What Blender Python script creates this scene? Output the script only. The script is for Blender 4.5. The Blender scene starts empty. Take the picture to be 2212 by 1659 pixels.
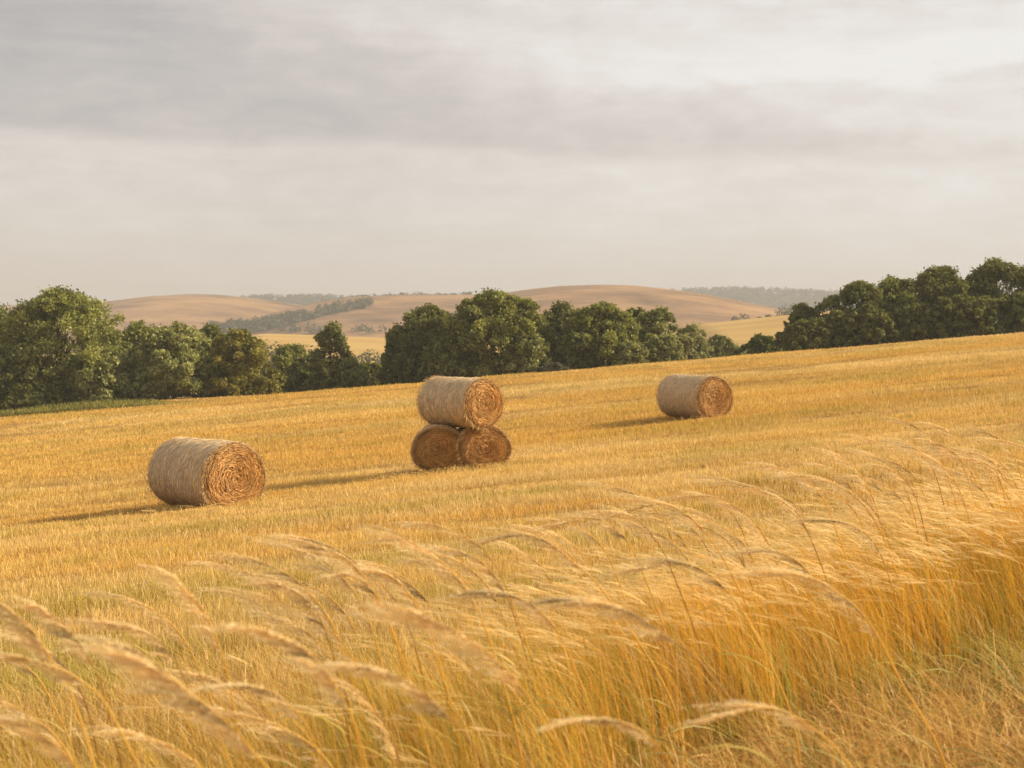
import bpy, math
import numpy as np

scene = bpy.context.scene
COL = scene.collection
F, CX, HY = 3038.8, 1106.0, 720.0        # focal length, centre column and horizon row on a 2212 x 1659 frame
CZ = 1.6                                  # height of the lens above the datum


def rs(seed):
    return np.random.default_rng(seed)


# ------------------------------------------------------------------ noise
def _hash(ix, iy, seed):
    n = (ix.astype(np.int64) * 374761393 + iy.astype(np.int64) * 668265263 + seed * 974634777) & 0x7fffffff
    n = ((n ^ (n >> 13)) * 1274126177) & 0x7fffffff
    return ((n ^ (n >> 16)) & 0xffff) / 65535.0


def noise2(x, y, seed=0):
    x = np.asarray(x, float); y = np.asarray(y, float)
    ix = np.floor(x); iy = np.floor(y)
    fx = x - ix; fy = y - iy
    fx = fx * fx * (3 - 2 * fx); fy = fy * fy * (3 - 2 * fy)
    a = _hash(ix, iy, seed); b = _hash(ix + 1, iy, seed)
    c = _hash(ix, iy + 1, seed); d = _hash(ix + 1, iy + 1, seed)
    return (a * (1 - fx) + b * fx) * (1 - fy) + (c * (1 - fx) + d * fx) * fy


def fbm(x, y, seed=0, octv=4):
    s = 0; a = .5; t = 0
    for k in range(octv):
        s = s + a * noise2(x * 2 ** k, y * 2 ** k, seed + k * 17); t += a; a *= .55
    return s / t


def sstep(a, b, x):
    t = np.clip((x - a) / (b - a), 0, 1)
    return t * t * (3 - 2 * t)


# ------------------------------------------------------------------ terrain
_gy = np.array([-30, 0, 5, 8, 12, 18, 26, 36, 41, 60, 80, 100, 106, 114, 125, 150, 200, 300, 600, 6000], float)
_gz = np.array([-1.5, -1.5, -1.54, -1.80, -2.15, -2.5, -2.78, -3.15, -3.1, -3.1, -3.1, -3.05, -3.15, -3.8, -4.9, -7, -9.5, -12, -14, -16], float)
_by = np.array([-30, 0, 5, 10, 20, 26, 41, 60, 100, 130, 200, 350, 6000], float)
_bz = np.array([.0, .01, .05, .10, .10, .10, .10, .10, .083, .075, .045, .0, .0], float)
_ty = np.concatenate([np.linspace(-30, 10, 200, endpoint=False), np.linspace(10, 160, 1200, endpoint=False), np.linspace(160, 6000, 1500)])


def _smooth(y, t):
    v = np.interp(_ty, y, t)
    acc = np.zeros_like(v); ws = 0
    for k in np.linspace(-2, 2, 17):
        w = math.exp(-k * k)
        acc += w * np.interp(_ty + k * (0.4 + np.clip(np.abs(_ty), 0, 40) * 0.06), y, t); ws += w
    return acc / ws


_GS, _BS = _smooth(_gy, _gz), _smooth(_by, _bz)


def terrain(x, y):
    x = np.asarray(x, float); y = np.asarray(y, float)
    z = np.interp(y, _ty, _GS) + np.interp(y, _ty, _BS) * np.clip(x, -90, 90)
    z = z + .55 * sstep(-16, -30, x) * sstep(98, 110, y)
    near = sstep(400, 200, y)
    z = z + near * (.10 * (fbm(x * .12 + 3, y * .16, 5, 3) - .5) + .05 * (fbm(x * .5, y * .9, 9, 2) - .5))
    return z + CZ


def at(px, py, d):
    return np.array([(px - CX) / F * d, d, CZ + (HY - py) / F * d])


def ground_hit(px, py):
    d = np.linspace(2, 115, 12000)
    z = terrain((px - CX) / F * d, d); r = CZ + (HY - py) / F * d
    k = np.argmax(r < z)
    return np.array([(px - CX) / F * d[k], d[k], z[k]])


# ------------------------------------------------------------------ mesh helpers
def mesh_from(name, V, Q, C=None, T=None, smooth=False):
    me = bpy.data.meshes.new(name)
    V = np.ascontiguousarray(V, np.float32)
    Q = np.zeros((0, 4), np.int32) if Q is None else np.ascontiguousarray(Q, np.int32)
    T = np.zeros((0, 3), np.int32) if T is None else np.ascontiguousarray(T, np.int32)
    me.vertices.add(len(V)); me.vertices.foreach_set('co', V.ravel())
    nl = Q.size + T.size
    me.loops.add(nl)
    me.loops.foreach_set('vertex_index', np.concatenate([Q.ravel(), T.ravel()]))
    me.polygons.add(len(Q) + len(T))
    me.polygons.foreach_set('loop_start', np.concatenate([np.arange(len(Q)) * 4, Q.size + np.arange(len(T)) * 3]).astype(np.int32))
    if smooth:
        me.polygons.foreach_set('use_smooth', np.ones(len(Q) + len(T), bool))
    if C is not None:
        a = me.color_attributes.new('pigment', 'FLOAT_COLOR', 'POINT')
        c4 = np.ones((len(V), 4), np.float32); c4[:, :3] = C
        a.data.foreach_set('color', c4.ravel())
    me.update(calc_edges=True)
    return me


class Bag:
    def __init__(s):
        s.V, s.Q, s.C, s.n = [], [], [], 0

    def add(s, V, Q, C):
        V = np.asarray(V, np.float32); s.V.append(V); s.Q.append(np.asarray(Q, np.int64) + s.n)
        C = np.asarray(C, np.float32)
        if C.ndim == 1: C = np.tile(C, (len(V), 1))
        s.C.append(C); s.n += len(V)

    def ribbons(s, P, W, side, C):
        """P (n,k,3) centre lines, W (n,k) widths, side (n,3) or (n,k,3), C (n,3) or (n,k,3)"""
        n, k, _ = P.shape
        if n == 0: return
        if side.ndim == 2: side = side[:, None, :]
        off = side * (W[..., None] * .5)
        V = np.stack([P - off, P + off], 2).reshape(-1, 3)
        if C.ndim == 2: C = np.repeat(C[:, None, :], k, 1)
        CC = np.repeat(C[:, :, None, :], 2, 2).reshape(-1, 3)
        b = (np.arange(n) * k * 2)[:, None] + (np.arange(k - 1) * 2)[None, :]
        Q = np.stack([b, b + 1, b + 3, b + 2], -1).reshape(-1, 4)
        s.add(V, Q, CC)

    def tube(s, pts, rad, C, m=7):
        pts = np.asarray(pts, float); k = len(pts)
        tan = np.gradient(pts, axis=0); tan /= np.linalg.norm(tan, axis=1)[:, None] + 1e-9
        ref = np.tile(np.array([[.31, .95, .02]]), (k, 1))
        u = np.cross(tan, ref); u /= np.linalg.norm(u, axis=1)[:, None] + 1e-9
        w = np.cross(tan, u)
        a = np.linspace(0, 2 * math.pi, m, endpoint=False)
        V = pts[:, None, :] + np.asarray(rad)[:, None, None] * (u[:, None, :] * np.cos(a)[None, :, None] + w[:, None, :] * np.sin(a)[None, :, None])
        i = np.arange(k - 1)[:, None] * m; j = np.arange(m)[None, :]; j2 = (j + 1) % m
        Q = np.stack([i + j, i + j2, i + m + j2, i + m + j], -1).reshape(-1, 4)
        s.add(V.reshape(-1, 3), Q, np.asarray(C, float))

    def build(s, name, mat, parent=None, smooth=False, loc=None):
        V = np.concatenate(s.V); Q = np.concatenate(s.Q); C = np.concatenate(s.C)
        if loc is not None: V = V - np.asarray(loc, np.float32)
        o = bpy.data.objects.new(name, mesh_from(name, V, Q, C, smooth=smooth))
        o.data.materials.append(mat); COL.objects.link(o)
        if parent is not None: o.parent = parent
        elif loc is not None: o.location = [float(q) for q in loc]
        return o


def thing(name, label, cat, loc, rz=0, group=None):
    o = bpy.data.objects.new(name, None); COL.objects.link(o)
    o.empty_display_size = .3
    o.location = [float(q) for q in loc]; o.rotation_euler = (0, 0, rz)
    return tag(o, label, cat, group)


def tag(o, label=None, cat=None, group=None, kind=None):
    if label: o['label'] = label
    if cat: o['category'] = cat
    if group: o['group'] = group
    if kind: o['kind'] = kind
    return o


# ------------------------------------------------------------------ materials
def new_mat(name):
    m = bpy.data.materials.new(name); m.use_nodes = True
    nt = m.node_tree; nt.nodes.clear()
    out = nt.nodes.new('ShaderNodeOutputMaterial')
    return m, nt, out


def leaf_mat(name, trans=.35, gloss=.0, tint=(1, 1, 1), rough=.5):
    m, nt, out = new_mat(name)
    at_ = nt.nodes.new('ShaderNodeAttribute'); at_.attribute_name = 'pigment'
    mul = nt.nodes.new('ShaderNodeMix'); mul.data_type = 'RGBA'; mul.blend_type = 'MULTIPLY'; mul.inputs[0].default_value = 1
    nt.links.new(at_.outputs['Color'], mul.inputs[6]); mul.inputs[7].default_value = (*tint, 1)
    d = nt.nodes.new('ShaderNodeBsdfDiffuse'); t = nt.nodes.new('ShaderNodeBsdfTranslucent')
    nt.links.new(mul.outputs[2], d.inputs[0]); nt.links.new(mul.outputs[2], t.inputs[0])
    mx = nt.nodes.new('ShaderNodeMixShader'); mx.inputs[0].default_value = trans
    nt.links.new(d.outputs[0], mx.inputs[1]); nt.links.new(t.outputs[0], mx.inputs[2])
    last = mx
    if gloss > 0:
        g = nt.nodes.new('ShaderNodeBsdfGlossy'); g.inputs['Roughness'].default_value = rough
        g.inputs['Color'].default_value = (.9, .88, .8, 1)
        m2 = nt.nodes.new('ShaderNodeMixShader'); m2.inputs[0].default_value = gloss
        nt.links.new(mx.outputs[0], m2.inputs[1]); nt.links.new(g.outputs[0], m2.inputs[2]); last = m2
    nt.links.new(last.outputs[0], out.inputs[0])
    return m


def noise_mat(name, stops, scale, bump=0., stretch=(1, 1, 1), detail=6, attr=False):
    m, nt, out = new_mat(name)
    tc = nt.nodes.new('ShaderNodeTexCoord'); mp = nt.nodes.new('ShaderNodeMapping')
    mp.inputs['Scale'].default_value = stretch
    geo = nt.nodes.new('ShaderNodeNewGeometry')
    nt.links.new(geo.outputs['Position'], mp.inputs[0])
    n = nt.nodes.new('ShaderNodeTexNoise'); n.inputs['Scale'].default_value = scale; n.inputs['Detail'].default_value = detail
    n.inputs['Roughness'].default_value = .65
    nt.links.new(mp.outputs[0], n.inputs['Vector'])
    r = nt.nodes.new('ShaderNodeValToRGB'); el = r.color_ramp.elements
    while len(el) < len(stops): el.new(.5)
    for e, (p, c) in zip(el, stops): e.position = p; e.color = (*c, 1)
    nt.links.new(n.outputs['Fac'], r.inputs[0])
    b = nt.nodes.new('ShaderNodeBsdfPrincipled'); b.inputs['Roughness'].default_value = .95
    b.inputs['Specular IOR Level'].default_value = .1
    nt.links.new(r.outputs[0], b.inputs['Base Color'])
    if bump:
        bp = nt.nodes.new('ShaderNodeBump'); bp.inputs['Strength'].default_value = .8; bp.inputs['Distance'].default_value = bump
        nt.links.new(n.outputs['Fac'], bp.inputs['Height']); nt.links.new(bp.outputs[0], b.inputs['Normal'])
    nt.links.new(b.outputs[0], out.inputs[0])
    return m


M_FIELD = leaf_mat('stubble_straw', .30)
M_TALL = leaf_mat('tall_grass_blades', .38, .03)
M_PLUME = leaf_mat('feathery_seed', .5, .02, rough=.6)
M_LEAF = leaf_mat('tree_leaves', .35, .02)
M_BARK = leaf_mat('tree_bark', 0)
M_STRAW = leaf_mat('bale_straw', .12, .02)
M_GROUND = noise_mat('ground_soil', [(.3, (.19, .105, .04)), (.5, (.31, .185, .055)), (.7, (.40, .25, .08))], 1.1, .03, (1, 1.5, 1))

# ------------------------------------------------------------------ ground sheet
ny, nx = 420, 261
ys = np.concatenate([np.linspace(-14, 10, 90, endpoint=False), np.linspace(10, 160, 230, endpoint=False), np.geomspace(160, 2700, ny - 320)])
ss = np.sinh(np.linspace(-2, 2, nx)) / math.sinh(2) * 1.25
Y, S = np.meshgrid(ys, ss, indexing='ij')
X = S * (np.abs(Y) + 22)
Z = terrain(X, Y)
i = np.arange(ny - 1)[:, None] * nx; j = np.arange(nx - 1)[None, :]
GQ = np.stack([i + j, i + j + 1, i + nx + j + 1, i + nx + j], -1).reshape(-1, 4)
ground = bpy.data.objects.new('ground', mesh_from('ground', np.stack([X, Y, Z], -1).reshape(-1, 3), GQ, smooth=True))
ground.data.materials.append(M_GROUND); COL.objects.link(ground)
tag(ground, 'golden stubble ground sloping up to the right', kind='structure')

# ------------------------------------------------------------------ bales
WIND = np.array([-1., .05, 0.])


def straw_cols(r, n, a, b, var=.25):
    t = r.random(n)[:, None]
    c = np.array(a) * (1 - t) + np.array(b) * t
    return c * (1 + var * (r.random(n)[:, None] * 2 - 1))


def make_bale(label, D, L, loc, yaw, seed, group, dark=1.0, squash=1.0):
    """loc is the point on the ground below the middle of the bale; the front end looks towards local -Y"""
    r = rs(seed); R = D / 2
    root = thing('straw_bale', label, 'straw bale', loc, yaw, group); root.scale = (1, 1, squash)
    ph = r.random(6) * 6.28; sw = r.uniform(9, 17); cx_, cz_ = r.normal(0, .05, 2)

    def rad(th, y):
        sag = 1 - .055 * np.clip(-np.sin(th) - .5, 0, 1) / .5 + .012 * np.cos(th) ** 2
        return R * sag * (1 + .010 * np.sin(2 * th + ph[0]) + .007 * np.sin(5 * th + ph[1] + y) + .006 * np.sin(9 * y + ph[2]) + .008 * np.sin(3 * y + 2 * th + ph[3]))
    # wrapped side
    bg = Bag(); nt_, ny_ = 128, 40
    th = np.linspace(0, 2 * math.pi, nt_, endpoint=False); yy = np.linspace(-L / 2, L / 2, ny_)
    TH, YY = np.meshgrid(th, yy, indexing='ij')
    edge = L / 2 - np.abs(YY)
    rr = rad(TH, YY) - .045 * np.clip(1 - edge / .07, 0, 1) ** 2
    rr = rr + .012 * (fbm(TH * 6, YY * 9, seed, 3) - .5)
    V = np.stack([rr * np.cos(TH), YY, rr * np.sin(TH) + R], -1).reshape(-1, 3)
    a = np.arange(nt_)[:, None]; b = np.arange(ny_ - 1)[None, :]; a2 = (a + 1) % nt_
    Q = np.stack([a * ny_ + b, a2 * ny_ + b, a2 * ny_ + b + 1, a * ny_ + b + 1], -1).reshape(-1, 4)
    bc = np.array([.52, .41, .27]) * (.7 + .6 * fbm(TH * 7, YY * 14, seed + 3, 3).reshape(-1, 1))
    bg.add(V, Q, bc)
    n = 9000
    t0 = r.random(n) * 6.283; y0 = (r.random(n) - .5) * (L - .02); ln = .05 + .13 * r.random(n)
    dy = r.normal(0, .10, n) + .12
    k = 5; u = np.linspace(-.5, .5, k)[None, :]
    tt = t0[:, None] + u * (ln / R)[:, None]; y2 = np.clip(y0[:, None] + u * (ln * dy)[:, None], -L / 2, L / 2)
    lift = .004 + .012 * r.random(n)[:, None] + .035 * r.random(n)[:, None] ** 2 * (r.random(n)[:, None] < .08) * np.abs(u) * 2
    ed = L / 2 - np.abs(y2)
    r2 = rad(tt, y2) - .045 * np.clip(1 - ed / .07, 0, 1) ** 2 + lift
    P = np.stack([r2 * np.cos(tt), y2, r2 * np.sin(tt) + R], -1)
    side = np.tile(np.array([0., 1., 0.]), (n, 1)) + r.normal(0, .25, (n, 3)); side /= np.linalg.norm(side, axis=1)[:, None]
    cols = straw_cols(r, n, (.52, .40, .24), (.84, .71, .51), .18)
    hot = r.random(n) < .3; cols[hot] *= np.array([1.25, 1.05, .72])
    bg.ribbons(P, np.full((n, k), .0075) * (.6 + .8 * r.random(n)[:, None]), side, cols)
    bg.build('wrapped_side', M_STRAW, root, smooth=False)
    # rolled ends
    for e in (-1, 1):
        bg = Bag(); nr = 26
        rad_ = np.linspace(0.001, 1, nr)
        TH, RR = np.meshgrid(th, rad_, indexing='ij')
        rim = rad(TH, e * L / 2) - .04
        spiral = np.sin(2 * math.pi * (RR * 13 + TH / 6.283)) * .008
        y_ = e * (L / 2 + .015 - .05 * RR ** 6 + spiral + .03 * (fbm(RR * 4 * np.cos(TH) + 9, RR * 4 * np.sin(TH) + 9, seed + 7, 3) - .5))
        V = np.stack([rim * RR * np.cos(TH), y_, rim * RR * np.sin(TH) + R], -1).reshape(-1, 3)
        b = np.arange(nr - 1)[None, :]
        Q = np.stack([a * nr + b, a2 * nr + b, a2 * nr + b + 1, a * nr + b + 1], -1).reshape(-1, 4)
        sh = .55 + .9 * fbm(TH * 4 + RR * 3, RR * 22, seed + 11, 3).reshape(-1, 1)
        bg.add(V, Q, np.array([.33, .165, .05]) * sh)
        n = 5200 if e < 0 else 1800
        q = np.sqrt(r.random(n)) * .99 + .005
        q = np.clip((np.round(q * sw + r.normal(0, .36, n)) / sw) * .45 + q * .55, .01, .985)
        t0 = r.random(n) * 6.283; ln = (.05 + .15 * r.random(n)) * np.clip(q * 1.6, .35, 1)
        k = 4; u = np.linspace(-.5, .5, k)[None, :]
        tt = t0[:, None] + u * (ln / (np.maximum(q, .08) * R))[:, None]
        qq = np.clip(q[:, None] + u * (r.normal(0, .10, n) * ln / R)[:, None] * 2 + .02 * u, .002, 1.0)
        rim = rad(tt, e * L / 2) - .03
        outw = .004 + .018 * r.random(n)[:, None] + (u + .5) * (r.random(n)[:, None] ** 3) * .05
        y2 = e * (L / 2 + .018 - .05 * qq ** 6 + outw)
        P = np.stack([rim * qq * np.cos(tt), y2, rim * qq * np.sin(tt) + R], -1)
        sd = np.stack([np.cos(t0), r.normal(0, .5, n), np.sin(t0)], -1); sd /= np.linalg.norm(sd, axis=1)[:, None]
        cols = straw_cols(r, n, (.36, .16, .038), (.77, .46, .16), .27)
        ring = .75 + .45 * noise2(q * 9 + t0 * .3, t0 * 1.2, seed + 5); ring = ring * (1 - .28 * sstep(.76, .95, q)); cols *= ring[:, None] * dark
        bg.ribbons(P, np.full((n, k), .0075) * (.6 + .9 * r.random(n)[:, None]), sd, cols)
        # straws that stick out round the rim
        n = 1500
        t0 = r.random(n) * 6.283; ln = .025 + .085 * r.random(n) ** 2.5
        dr = np.stack([np.cos(t0 + r.normal(0, .7, n)), e * (.35 + r.normal(0, .6, n)), np.sin(t0 + r.normal(0, .7, n))], -1)
        rim = rad(t0, e * L / 2) - .03
        P0 = np.stack([rim * np.cos(t0), e * (L / 2 - .03 * r.random(n)), rim * np.sin(t0) + R], -1)
        P = P0[:, None, :] + dr[:, None, :] * ln[:, None, None] * np.array([0, .55, 1.])[None, :, None]
        P[:, 2, 2] -= .2 * ln
        sd = r.normal(0, 1, (n, 3)); sd /= np.linalg.norm(sd, axis=1)[:, None]
        bg.ribbons(P, np.full((n, 3), .006), sd, straw_cols(r, n, (.45, .26, .08), (.80, .56, .26)))
        bg.build('rolled_end', M_STRAW, root)
    return root


def R_(a): return math.radians(a)


BALES = []   # footprints (x, y, radius)


def bale_at(label, px, py, Dpx, Lf, theta, seed, group):
    """px, py: where the middle of the bale meets the ground"""
    g = ground_hit(px, py); d = g[1]; D = Dpx / F * d
    view = math.atan2(g[0], d)
    yaw = R_(theta) - view
    z = min(terrain(g[0], d), terrain(g[0], d)) - .04 * D
    BALES.append((g[0], d, D / 2, D * Lf / 2, yaw))
    print('bale', label[:20], g, D)
    return make_bale(label, D, D * Lf, (g[0], d, z), yaw, seed, group)


GB = 'round straw bales on the stubble slope'
bale_at('round straw bale alone nearest to the tall grass, largest of those in the field', 446, 1098, 155, 1.42, 32, 11, GB)
bale_at('lone round straw bale farther up the slope, smallest and apart from the stacked bales', 1500, 903, 97, 1.5, 36, 12, GB)
# the stack
gl = ground_hit(947, 1024); dS = 36.0
dS = gl[1]
print('stack d', dS)
D2 = 117 / F * dS; yawS = R_(13)
cl = np.array([(949 - CX) / F * (dS + .65), dS + .65]); cr = cl + np.array([math.cos(yawS), math.sin(yawS)]) * (D2 * .76) + np.array([math.sin(yawS), -math.cos(yawS)]) * .20
zl = float(terrain(*cl)) - .01; zr = float(terrain(*cr)) - .05
for c in (cl, cr): BALES.append((c[0], c[1], D2 / 2, .6, yawS))
make_bale('shaded round straw bale showing its spiral end, lower left bale of the stack', D2 * 1.01, 1.15, (cl[0], cl[1], zl), R_(1), 21, GB, .85, .885)  # end straw darkened, its shade painted into the colour
make_bale('sunlit round straw bale showing its spiral end, lower right bale of the stack', D2 * 1.0, 1.15, (cr[0], cr[1], zr), R_(10), 22, GB, 1.08, .885)  # end straw brightened, sunlight painted into the colour
cu = (cl + cr) / 2; D3 = 110 / F * dS
cu = np.array([(994 - CX) / F * cu[1], cu[1]])
make_bale('round straw bale resting on top of two others in the middle of the field', D3, D3 * 1.55, (cu[0], cu[1], max(zl, zr) + D2 * .885 - .105), R_(37) - math.atan2(cu[0], cu[1]), 23, GB)

# ------------------------------------------------------------------ stubble and meadow grass
SUNC = 1.0


def field_cols(x, y, r):
    n = len(x)
    # windrows and patches run across the slope
    yb = y + .22 * x
    lg = np.log(np.maximum(y, 3))
    b1 = fbm(x * .045 + 11, lg * 9 + x * .006, 31, 4)
    b2 = fbm(x * .22 + 5, lg * 22 + x * .02, 37, 3)
    b3 = fbm(x * .6, y * .6, 41, 2)
    gold = np.array([.69, .46, .135]); pale = np.array([.76, .57, .25]); orange = np.array([.66, .40, .095]); green = np.array([.40, .32, .06]); brown = np.array([.36, .22, .07])
    c = np.tile(gold, (n, 1))
    wq = fbm(x * .09 + 60, lg * 5, 47, 3)
    ridge = sstep(.26, .74, fbm(x * .11 + 40, lg * 15 + x * .012 + 3.2 * wq, 45, 4))
    t = .7 * sstep(.46, .74, b1)[:, None]; c = c * (1 - t) + pale * t
    c = c * (.87 + .20 * ridge[:, None])
    nl_ = (sstep(16, 7, y) * sstep(2.5, -1.5, x))[:, None]
    tan_ = np.array([.68, .47, .19]) * (1 - sstep(.45, .7, b3)[:, None]) + np.array([.56, .35, .155]) * sstep(.45, .7, b3)[:, None]
    c = c * (1 - .75 * nl_) + tan_ * .75 * nl_
    t = sstep(.52, .28, b1)[:, None] * .7; c = c * (1 - t) + orange * t
    g = sstep(.56, .74, b2) * (.55 + .45 * sstep(30, 8, y)) * .8
    g = np.maximum(g, .75 * sstep(.52, .68, b3) * sstep(22, 10, y) * sstep(1, -2.5, x))
    g = g[:, None]; c = c * (1 - g) + green * g
    t = (sstep(.42, .24, b2) * .6)[:, None]; c = c * (1 - t) + brown * t
    c = c * (.82 + .34 * r.random(n)[:, None])
    pl = r.random(n) < .13 * sstep(45, 12, y) + .03  # scattered pale blades: seed heads with their sparkle put into the colour
    c[pl] = np.array([.80, .62, .32]) * (.85 + .3 * r.random(pl.sum())[:, None])
    return c, b1, b2


def band_edges(x, y):
    """front and back distance of the tall stand for the bearing of a point"""
    p = CX + F * x / np.maximum(y, .5)
    back = np.interp(p, [-400, 0, 553, 1106, 1400, 1660, 2212, 2800], [4.4, 4.6, 4.8, 5.6, 6.4, 7.5, 9.6, 12.5])
    front = np.interp(p, [-400, 0, 600, 1000, 1250, 1450, 1600, 1900, 2212, 2800], [2.4, 2.4, 2.6, 3.2, 4.0, 4.7, 5.3, 6.0, 6.6, 7.5])
    return front, back, p


def sample_sector(r, n, d0, d1, expo, half=.47):
    """points with density falling as d**-expo"""
    u = r.random(n)
    k = 2 - expo
    d = (d0 ** k + u * (d1 ** k - d0 ** k)) ** (1 / k) if abs(k) > 1e-6 else d0 * (d1 / d0) ** u
    s = (r.random(n) * 2 - 1) * half
    return s * d, d


def inside_bale(x, y):
    m = np.zeros(len(x), bool)
    for (bx, by, R, hl, yaw) in BALES:
        dx, dy = x - bx, y - by
        u = dx * math.cos(yaw) + dy * math.sin(yaw); v = -dx * math.sin(yaw) + dy * math.cos(yaw)
        m |= (np.abs(u) < R * .55) & (np.abs(v) < hl)
    return m


def blade_set(bag, r, x, y, z, h, w, lean, cols, k=3, wind=.5, tipw=.35, dark_base=None):
    n = len(x)
    yaw = r.random(n) * 6.283
    side = np.stack([np.cos(yaw), np.sin(yaw), np.zeros(n)], -1)
    ld = r.random(n) * 6.283
    L = np.stack([np.cos(ld) * .7 - wind, np.sin(ld) * .7, np.zeros(n)], -1) * (lean * h)[:, None]
    t = np.linspace(0, 1, k)
    P = np.stack([x, y, z - .01], -1)[:, None, :] + L[:, None, :] * (t ** 1.8)[None, :, None]
    P[:, :, 2] += h[:, None] * (t - .12 * t ** 3)[None, :]
    W = w[:, None] * (1 - (1 - tipw) * t ** 1.5)[None, :]
    bag.ribbons(P, W, side, cols)


r = rs(101)
bag = Bag()
for (n, d0, d1, ex, k) in ((480000, 4.5, 30, .35, 3), (700000, 30, 104.5, 1.9, 2)):
    x, y = sample_sector(r, n, d0, d1, ex, .44)
    f_, b_, p_ = band_edges(x, y)
    keep = (y > b_ - .6) & ~inside_bale(x, y)
    x, y = x[keep], y[keep]
    # uneven cover: clumps and thin places
    cl_ = fbm(x * 2.2, y * 2.2, 51, 2)
    cols, b1, b2 = field_cols(x, y, r)
    h = (.065 + .085 * r.random(len(x))) * (.65 + .7 * cl_) * (.75 + .6 * sstep(.3, .7, b2))
    tall = r.random(len(x)) < .03; h[tall] *= 1.6
    h *= 1 + .55 * sstep(12, 5, y)
    w = np.maximum(.0026 + .0024 * r.random(len(x)), .00042 * y)
    blade_set(bag, r, x, y, terrain(x, y), h, w, .10 + .40 * r.random(len(x)), cols, k, wind=.12)
stub = bag.build('stubble_grass', M_FIELD)
tag(stub, 'short golden stubble and dry grass covering the whole sloping field', 'stubble', kind='stuff')

# straw spilt round the bales
bag = Bag()
for (bx, by, R, hl, yaw) in BALES:
    n = 320; a = r.random(n) * 6.283; q = R + hl * .35 + np.abs(r.normal(0, .55, n))
    x = bx + np.cos(a) * q * .9 - .2; y = by + np.sin(a) * q * .9 - .1
    b_ = r.random(n) * 6.283; ln = .08 + .18 * r.random(n); t = np.linspace(-.5, .5, 3)
    dv = np.stack([np.cos(b_), np.sin(b_), r.normal(0, .25, n)], -1)
    P = np.stack([x, y, terrain(x, y) + .06 + .09 * r.random(n)], -1)[:, None, :] + dv[:, None, :] * (ln[:, None] * t[None, :])[..., None]
    sd = np.stack([-np.sin(b_), np.cos(b_), r.normal(0, .5, n)], -1)
    bag.ribbons(P, np.full((n, 3), .008), sd, straw_cols(r, n, (.50, .31, .09), (.72, .52, .22), .2))
o = bag.build('loose_straw', M_STRAW)
tag(o, 'loose straw spilt on the stubble round the bales', 'straw', kind='stuff')

# green verge along the far left edge of the field
bag = Bag(); n = 26000
px = r.uniform(-250, 430, n); d = 100.5 + 9.5 * r.random(n) - np.clip(px, 0, 400) * .002
x = (px - CX) / F * d; keep = d < 100.8 + 9.5 * np.clip((430 - px) / 260, .02, 1); x, d = x[keep], d[keep]; n = len(x)
h = (.22 + .36 * r.random(n)) * (.6 + .7 * fbm(x * .8, d * .8, 77, 2))
h *= np.clip((430 - px[keep]) / 200, .25, 1)
gc = straw_cols(r, n, (.13, .145, .03), (.36, .31, .09), .3)
blade_set(bag, r, x, d, terrain(x, d), h, .035 + .03 * r.random(n), .2 + .3 * r.random(n), gc, 3)
vg = bag.build('verge_grass', M_FIELD)
tag(vg, 'green verge of rank grass between stubble and the wood on the left', 'grass', kind='stuff')

# ------------------------------------------------------------------ tall grass stand in front
r = rs(202)


def in_band(n, dens_fn=None):
    y = 2.2 + 10.5 * np.sqrt(r.random(n)); s = (r.random(n) * 2 - 1) * .50
    x = s * y
    f_, b_, p = band_edges(x, y)
    jag = 1.1 * (fbm(x * 1.3, y * 1.3, 61, 3) - .5)
    keep = (y > f_ + jag) & (y < b_ + jag)
    return x[keep], y[keep], p[keep]


def stand_height(x, y, p):
    hh = np.interp(p, [-300, 0, 500, 1000, 1400, 1800, 2212, 2700], [.40, .42, .46, .52, .58, .60, .60, .60])
    return hh * (.68 + .60 * fbm(x * 1.3, y * 1.3, 67, 3))


def stems(bag, x, y, h, w, cols, bend, k=6, yaw=None, yj=.4):
    n = len(x)
    t = np.linspace(0, 1, k)
    wd = np.stack([-np.ones(n) + r.normal(0, .45, n), r.normal(0, yj, n), np.zeros(n)], -1)
    P = np.stack([x, y, terrain(x, y) - .01], -1)[:, None, :] + wd[:, None, :] * (bend * h)[:, None, None] * (t ** 2.4)[None, :, None]
    P[:, :, 2] += h[:, None] * (t - (.28 * np.clip(bend, 0, 1.2))[:, None] * t ** 4 if True else 0)
    yw = r.random(n) * 6.283
    side = np.stack([np.cos(yw), np.sin(yw), np.zeros(n)], -1)
    bag.ribbons(P, w[:, None] * (1 - .55 * t)[None, :], side, cols)
    return P


bag = Bag()
x, y, p = in_band(210000)
kp = r.random(len(x)) < .35 + 1.1 * fbm(x * 2.1, y * 2.1, 79, 3); x, y, p = x[kp], y[kp], p[kp]
h = stand_height(x, y, p) * (.45 + .62 * r.random(len(x)) ** .7)
right = sstep(900, 1500, p)
amber = straw_cols(r, len(x), (.66, .33, .022), (.80, .46, .050), .20)
gold = straw_cols(r, len(x), (.66, .38, .045), (.80, .52, .095), .22)
cols = amber * right[:, None] + gold * (1 - right[:, None])
cn = fbm(x * 3.1, y * 3.1, 75, 3)[:, None]
cols = cols * (.62 + .72 * cn)
ru = (r.random(len(x)) < .10); cols[ru] = straw_cols(r, ru.sum(), (.42, .17, .04), (.58, .27, .07), .2)
pl2 = (r.random(len(x)) < .035); cols[pl2] = straw_cols(r, pl2.sum(), (.74, .56, .26), (.84, .68, .38), .15)
gr = (r.random(len(x)) < .13 + .12 * (fbm(x * .9, y * .9, 71, 2) > .55))
cols[gr] = straw_cols(r, gr.sum(), (.20, .20, .03), (.42, .36, .06), .2)
k = 6
base = np.array([.75, .72, .62]); tt = np.linspace(0, 1, k)
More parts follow.
